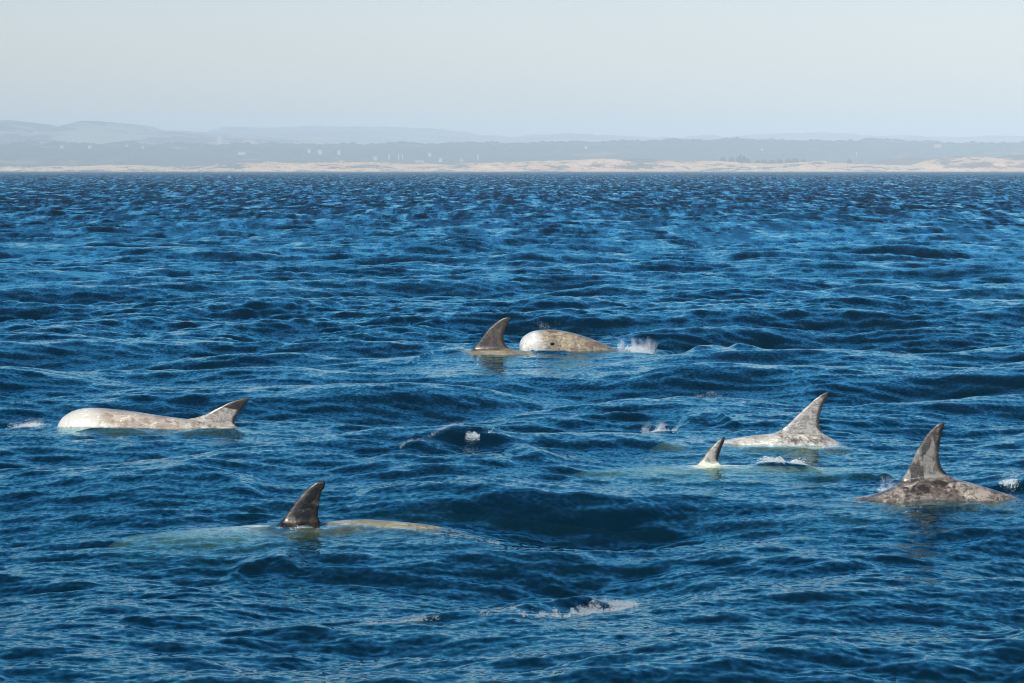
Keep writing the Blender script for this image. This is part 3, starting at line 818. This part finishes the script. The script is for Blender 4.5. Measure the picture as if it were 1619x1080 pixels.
def splash(px, py, wpx, hpx, n, label, seed, rmin=0.003, rmax=0.010, lean=0.0, depth=0.25, foam=0.5, shape=1.6):
    """a burst of drops rising from a patch of churned water"""
    rs = np.random.default_rng(seed)
    cx, cy_ = at(px, py); sc = FPX / cy_
    w_, h_ = wpx / sc / 2, hpx / sc
    n = int(n * 2.2); nd = int(n * (1 - foam)); nf = n - nd
    # jets: drops cluster along a few arcs
    k = 9
    jx = rs.normal(0, 0.45, k); jh = rs.uniform(0.35, 1.0, k); jl = rs.normal(lean, 0.25, k)
    j = rs.integers(0, k, nd); u = rs.random(nd) ** shape
    x = cx + (jx[j] + jl[j] * u + rs.normal(0, 0.10, nd)) * w_
    y = cy_ + rs.normal(0, depth * 0.4, nd)
    z0 = on_sea(x, y)
    z = z0 + h_ * jh[j] * u * 1.0 + rs.normal(0, 0.03 * h_, nd)
    r = 0.5 * rs.uniform(rmin, rmax, nd) * (1.05 - 0.6 * u)
    P1 = np.stack([x, y, z], -1)
    x = cx + rs.normal(0, 0.42, nf) * w_; y = cy_ + rs.normal(0, depth * 0.45, nf)
    q = np.clip(1 - ((x - cx) / w_) ** 2, 0, 1)
    nz = vnoise(x * 14, y * 14, seed)
    z = on_sea(x, y) + rs.random(nf) ** 2 * 0.35 * h_ * q * nz
    P2 = np.stack([x, y, z], -1); r2 = 0.45 * rs.uniform(rmin * 1.2, rmax * 1.5, nf) * (0.4 + nz)
    droplets("splash", np.concatenate([P1, P2]), np.concatenate([r, r2]), 1.0, WM, label, "splash")

splash(48, 667, 60, 14, 900, "thin white spray in front of the left dolphin's head", 1, 0.002, 0.006, lean=-0.3, depth=0.35, foam=0.3)
splash(1008, 550, 52, 25, 2000, "bright white burst of spray behind the tan backed dolphin", 2, 0.003, 0.010, lean=0.2, depth=0.35, foam=0.25, shape=1.3)
splash(1044, 690, 46, 20, 800, "loose drops thrown up over the surfacing head at right of centre", 3, 0.002, 0.006, lean=0.1, depth=0.15, foam=0.15, shape=1.0)
splash(1412, 780, 46, 26, 500, "sparse dark water drops just in front of the large mottled fin", 4, 0.002, 0.0045, depth=0.12, foam=0.1, shape=0.9)
splash(1595, 780, 34, 10, 260, "little white splash behind the mottled dolphin's back at the right edge", 5, 0.002, 0.006, depth=0.15, foam=0.5)
splash(1290, 708, 90, 10, 500, "fine droplets falling behind the tall pale fin", 6, 0.0015, 0.004, depth=0.35, foam=0.4)
splash(865, 519, 50, 14, 160, "few drops in the air over the white headed dolphin", 7, 0.0015, 0.004, depth=0.15, foam=0.0)

def foam_patch(px, py, wpx, depth, n, label, seed, rmin, rmax, th=0.45, lift=0.02, name="foam", slope=0.0, freq=9.0):
    rs = np.random.default_rng(seed); n = int(n * 3.0); rmin *= 0.5; rmax *= 0.5
    cx, cy_ = at(px, py); sc = FPX / cy_; w_ = wpx / sc / 2
    x = cx + rs.normal(0, 0.42, n) * w_; y = cy_ + slope * (x - cx) + rs.normal(0, 0.4, n) * depth
    nz = fbm(x * freq, y * freq * 0.6, seed, 3)
    q = np.sqrt(np.clip(1 - ((x - cx) / w_) ** 2, 0, 1))
    keep = rs.random(n) < sstep(-0.07, 0.10, nz * (0.55 + 0.45 * q) - th)
    x, y, nz = x[keep], y[keep], nz[keep]
    z = on_sea(x, y) + rs.random(len(x)) ** 2 * lift * np.maximum(nz - th + 0.07, 0) * 4
    r = rs.uniform(rmin, rmax, len(x))
    droplets(name, np.stack([x, y, z], -1), r, 0.7, WM, label, "foam")

foam_patch(757, 713, 52, 0.16, 1300, "lump of white broken foam on a dark wave crest at centre", 11, 0.003, 0.008, 0.42, 0.06)
foam_patch(1240, 736, 90, 0.16, 1300, "low band of churned white foam behind the small pale fin", 12, 0.003, 0.009, 0.42, 0.035)
foam_patch(466, 834, 64, 0.07, 110, "thin line of bubbles round the foot of the near dark fin", 13, 0.002, 0.005, 0.42, 0.01)
foam_patch(1400, 778, 30, 0.06, 200, "bubbles along the front of the mottled dolphin", 15, 0.002, 0.004, 0.4, 0.01)

def crest_foam(pts, n, d0, d1, dens, label, seed, rmin, rmax):
    """bubbles and broken water on the near face of a crest"""
    rs = np.random.default_rng(seed); n = int(n * 6.0); rmin *= 0.55; rmax *= 0.55
    P = np.array([at(a, b) for a, b in pts])
    t_ = rs.random(n); x = P[0, 0] + (P[-1, 0] - P[0, 0]) * t_
    yc = np.interp(x, P[:, 0], P[:, 1])
    d = np.interp(t_, [0, 1], d0) + (np.interp(t_, [0, 1], d1) - np.interp(t_, [0, 1], d0)) * rs.random(n)
    y = yc + d
    nz = fbm(x * 17, y * 9, seed, 4, 0.75)
    th_ = np.interp(t_, [0, 0.5, 1], dens)
    keep = rs.random(n) < sstep(-0.07, 0.09, nz - th_)
    x, y = x[keep], y[keep]
    z = on_sea(x, y) + 0.002 + rs.random(len(x)) ** 3 * 0.02
    r = rmin + (rmax - rmin) * rs.random(len(x)) ** 3 * 1.5 * np.interp(t_[keep], [0, 1], [0.7, 1.0])
    droplets("foam", np.stack([x, y, z], -1), r, 0.75, GM, label, "foam")

crest_foam([(700, 996), (780, 992), (860, 982), (920, 966), (975, 950), (1005, 938)], 3800, (-0.10, -0.55), (0.0, 0.05), (0.85, 0.64, 0.45), "sparkling foam sliding down the nearest wave at bottom centre", 21, 0.0022, 0.006)
crest_foam([(570, 1004), (640, 1000), (700, 996)], 500, (-0.06, -0.06), (0.0, 0.02), (0.55, 0.5, 0.5), "thin beaded edge leading to the nearest foamy wave", 22, 0.002, 0.004)
crest_foam([(500, 836), (560, 828), (620, 832), (700, 842), (790, 853)], 700, (-0.16, -0.10), (0.04, 0.02), (0.50, 0.46, 0.58), "row of glassy bubbles along the wake behind the near dark fin", 23, 0.002, 0.005)
crest_foam([(625, 728), (680, 716), (735, 704)], 600, (-0.08, -0.08), (0.0, 0.02), (0.55, 0.52, 0.45), "dotted line of bubbles on the crest left of the central foam lump", 24, 0.002, 0.004)
crest_foam([(690, 553), (720, 549), (745, 553)], 350, (-0.1, -0.1), (0.05, 0.05), (0.5, 0.42, 0.4), "white water curling at the front of the dark brown central fin", 25, 0.004, 0.010)
crest_foam([(1095, 612), (1125, 609), (1150, 612)], 90, (-0.1, -0.1), (0.05, 0.05), (0.5, 0.45, 0.5), "few bubbles on a dark wavelet beyond the right hand dolphins", 26, 0.003, 0.006)

# ------------------------------------------------------------------ trees on the dunes and houses on the bluff
def flat_mat(name, c, rough=0.8, scale=0.5):
    m, n, out = new_mat(name); t = NT(n); g = t.node("ShaderNodeNewGeometry")
    nn = t.noise(g.outputs["Position"], scale, 3)
    b = t.node("ShaderNodeBsdfPrincipled"); b.inputs["Roughness"].default_value = rough
    t.link(t.mix(nn.outputs[0], tuple(v * 0.8 for v in c), tuple(min(1, v * 1.2) for v in c)), b.inputs["Base Color"]); t.link(b.outputs[0], out.inputs[0])
    return m
LEAF = flat_mat("cypress_leaves", (0.03, 0.045, 0.03)); BARK = flat_mat("bark", (0.12, 0.09, 0.07))
WALLS = [flat_mat("white_wall", (0.33, 0.31, 0.30)), flat_mat("cream_wall", (0.30, 0.26, 0.22))]
ROOF = flat_mat("grey_roof", (0.32, 0.30, 0.29)); ROOF2 = flat_mat("tan_roof", (0.42, 0.30, 0.22)); PANE = flat_mat("dark_window", (0.05, 0.06, 0.07), 0.2)

def tree_parts(seed, w_, h_):
    rs = np.random.default_rng(seed); v, f = ico()
    n = 260
    a = rs.uniform(0, 2 * np.pi, n); rr = np.sqrt(rs.random(n)); zz = rs.random(n)
    prof = np.sin(np.pi * np.clip(zz * 0.85 + 0.12, 0, 1)) ** 0.6
    P = np.stack([rr * np.cos(a) * prof * w_ / 2, rr * np.sin(a) * prof * w_ / 2, h_ * (0.28 + 0.68 * zz)], -1)
    P += rs.normal(0, 0.04 * w_, P.shape)
    S = rs.uniform(0.04, 0.10, n)[:, None] * w_ * rs.uniform(0.7, 1.3, (n, 3))
    V = (v[None] * S[:, None] + P[:, None]).reshape(-1, 3)
    F = (f[None] + (np.arange(n) * len(v))[:, None, None]).reshape(-1, 3)
    crown = mesh_from("crown", V, F, LEAF)
    rings = []
    for k, z in enumerate(np.linspace(-0.5, h_ * 0.6, 6)):
        q = np.linspace(0, 2 * np.pi, 8, endpoint=False); r = w_ * (0.05 - 0.006 * k)
        rings.append(np.stack([r * np.cos(q) + 0.02 * w_ * math.sin(k), r * np.sin(q), np.full(8, z)], -1))
    V, F = loft(rings); tm = bpy.data.meshes.new("trunk"); tm.from_pydata(V, [], F); tm.materials.append(BARK)
    return crown, tm
TREES = [(1128, 258.5, 7, 5, "low shrubby tree at the left end of the dune tree line"), (1142, 257.5, 9, 7, "small round tree second from the left of the dune tree line"),
         (1156, 257.5, 8, 7, "small tree just left of the broad dune cypress"), (1171, 258, 15, 10, "broadest and tallest cypress of the dune tree line"),
         (1181, 258.5, 9, 6, "low tree leaning on the right side of the broad cypress"), (1197, 260, 8, 5, "first low tree right of the gap in the dune tree line"),
         (1207, 260, 9, 6, "low bushy tree second right of the gap"), (1219, 260, 10, 5, "flat low tree in the middle of the right clump"),
         (1232, 260, 10, 6, "dark flat tree right of the middle of the right clump"), (1245, 260, 9, 7, "higher dark tree in the right clump"),
         (1256, 260, 12, 7.5, "roundest dark tree of the right clump"), (1270, 260, 9, 6, "dark tree near the right end of the dune tree line"), (1281, 260, 7, 4, "last low tree at the right end of the dune tree line"),
         (1342, 257.5, 7, 4, "single small tree on the dune crest right of the tree line")]
for i, (px, py, wpx, hpx, lb) in enumerate(TREES):
    D = 6010.0 + 12 * (i % 4); m_ = D / FPX
    root = link("dune_tree", None, label=lb, cat="tree", group="trees standing behind the dunes", loc=(x_at(px, D), D, z_at(py + 3, D)))
    cr, tk = tree_parts(100 + i, wpx * m_ * 1.15, (hpx + 3) * m_ * 1.15)
    link("crown", cr, parent=root); link("trunk", tk, parent=root)

def box(x0, x1, y0, y1, z0, z1):
    V = [(x0, y0, z0), (x1, y0, z0), (x1, y1, z0), (x0, y1, z0), (x0, y0, z1), (x1, y0, z1), (x1, y1, z1), (x0, y1, z1)]
    F = [(0, 3, 2, 1), (4, 5, 6, 7), (0, 1, 5, 4), (1, 2, 6, 5), (2, 3, 7, 6), (3, 0, 4, 7)]
    return V, F
def house(px, py, wpx, hpx, wall, roof, lb, tower=False):
    x, y, z = BLUFF_HIT(px, py)
    m_ = y / FPX; w_, h_ = wpx * m_ * 0.8, hpx * m_ * 0.8
    root = link("water_tower" if tower else "house", None, label=lb, cat="tower" if tower else "house", group=None if tower else "pale houses on the wooded bluff", loc=(x, y - 14, z - 1 + 3))
    d_ = max(7, w_ * 0.6) if not tower else w_
    hz = h_ * (0.72 if not tower else 0.9)
    V, F = box(-w_ / 2, w_ / 2, -d_ / 2, d_ / 2, -6, hz)
    me = bpy.data.meshes.new("wall"); me.from_pydata(V, [], F); me.materials.append(WALLS[wall]); link("wall", me, parent=root)
    e = 0.5
    V = [(-w_ / 2 - e, -d_ / 2 - e, hz + .01), (w_ / 2 + e, -d_ / 2 - e, hz + .01), (w_ / 2 + e, d_ / 2 + e, hz + .01), (-w_ / 2 - e, d_ / 2 + e, hz + .01), (-w_ * 0.38, 0, h_), (w_ * 0.38, 0, h_)]
    F = [(0, 3, 2, 1), (0, 1, 5, 4), (1, 2, 5), (2, 3, 4, 5), (3, 0, 4)]
    me = bpy.data.meshes.new("roof"); me.from_pydata(V, [], F); me.materials.append([ROOF, ROOF2][roof]); link("roof", me, parent=root)
    nwin = 1 if tower else max(2, int(w_ / 4))
    for k in range(nwin):
        cx = -w_ / 2 + (k + 0.5) * w_ / nwin
        V, F = box(cx - 0.7, cx + 0.7, -d_ / 2 - 0.03, -d_ / 2 + 0.05, hz * 0.45, hz * 0.45 + 1.5)
        me = bpy.data.meshes.new("window"); me.from_pydata(V, [], F); me.materials.append(PANE); link("window", me, parent=root)
HOUSES = [(101, 234, 7, 3, 0, 0, "low white house at far left, highest on the bluff edge"), (145, 233.5, 6, 3, 0, 0, "white house second from the left on the bluff edge"),
          (203, 232.5, 5, 3, 1, 1, "small cream house below the left rounded hill"), (228, 235, 6, 3, 1, 1, "cream house right of the small one under the left hill"),
          (384, 244.5, 15, 4, 0, 0, "longest pale house, below the bare earth scars"), (490, 240, 6, 4, 0, 0, "white house left of the bright pair of houses"),
          (507, 243.5, 8, 5, 0, 1, "brightest white house, left one of a close pair"), (537, 243.5, 6, 5, 0, 1, "bright white house, right one of a close pair"),
          (594, 253, 9, 5, 1, 1, "cream house low down, left of the white stacks"), (680, 246, 6, 4, 0, 0, "lone pale house right of the white stacks"),
          (664, 257, 18, 3, 1, 1, "long low cream shed just over the dunes"), (697, 255, 7, 3, 0, 0, "white shed just over the dunes, right of the long cream one"),
          (730, 255, 6, 3, 1, 0, "small cream house low down beside the slim tower"), (926, 234.5, 5, 2.5, 0, 0, "tiny white house on the bluff left of centre right"),
          (1203, 238, 5, 3, 0, 0, "tiny pale house above the dune tree line"), (1480, 232, 14, 3, 1, 1, "long cream building high on the bluff at right")]
for h in HOUSES: house(*h)
for px, py, wpx, hpx, lb in ((616, 252, 2.6, 9, "leftmost of the slim white stacks on the low bluff"), (631, 252, 2.6, 8, "middle one of the slim white stacks on the low bluff"), (637, 252, 2.2, 8, "rightmost of the slim white stacks on the low bluff"),
                             (756, 252, 2.4, 8, "lone slim white tower on the bluff right of the stacks"), (1352, 245, 2, 4, "short white tower on the bluff at right")):
    house(px, py, wpx, hpx, 0, 0, lb, True)
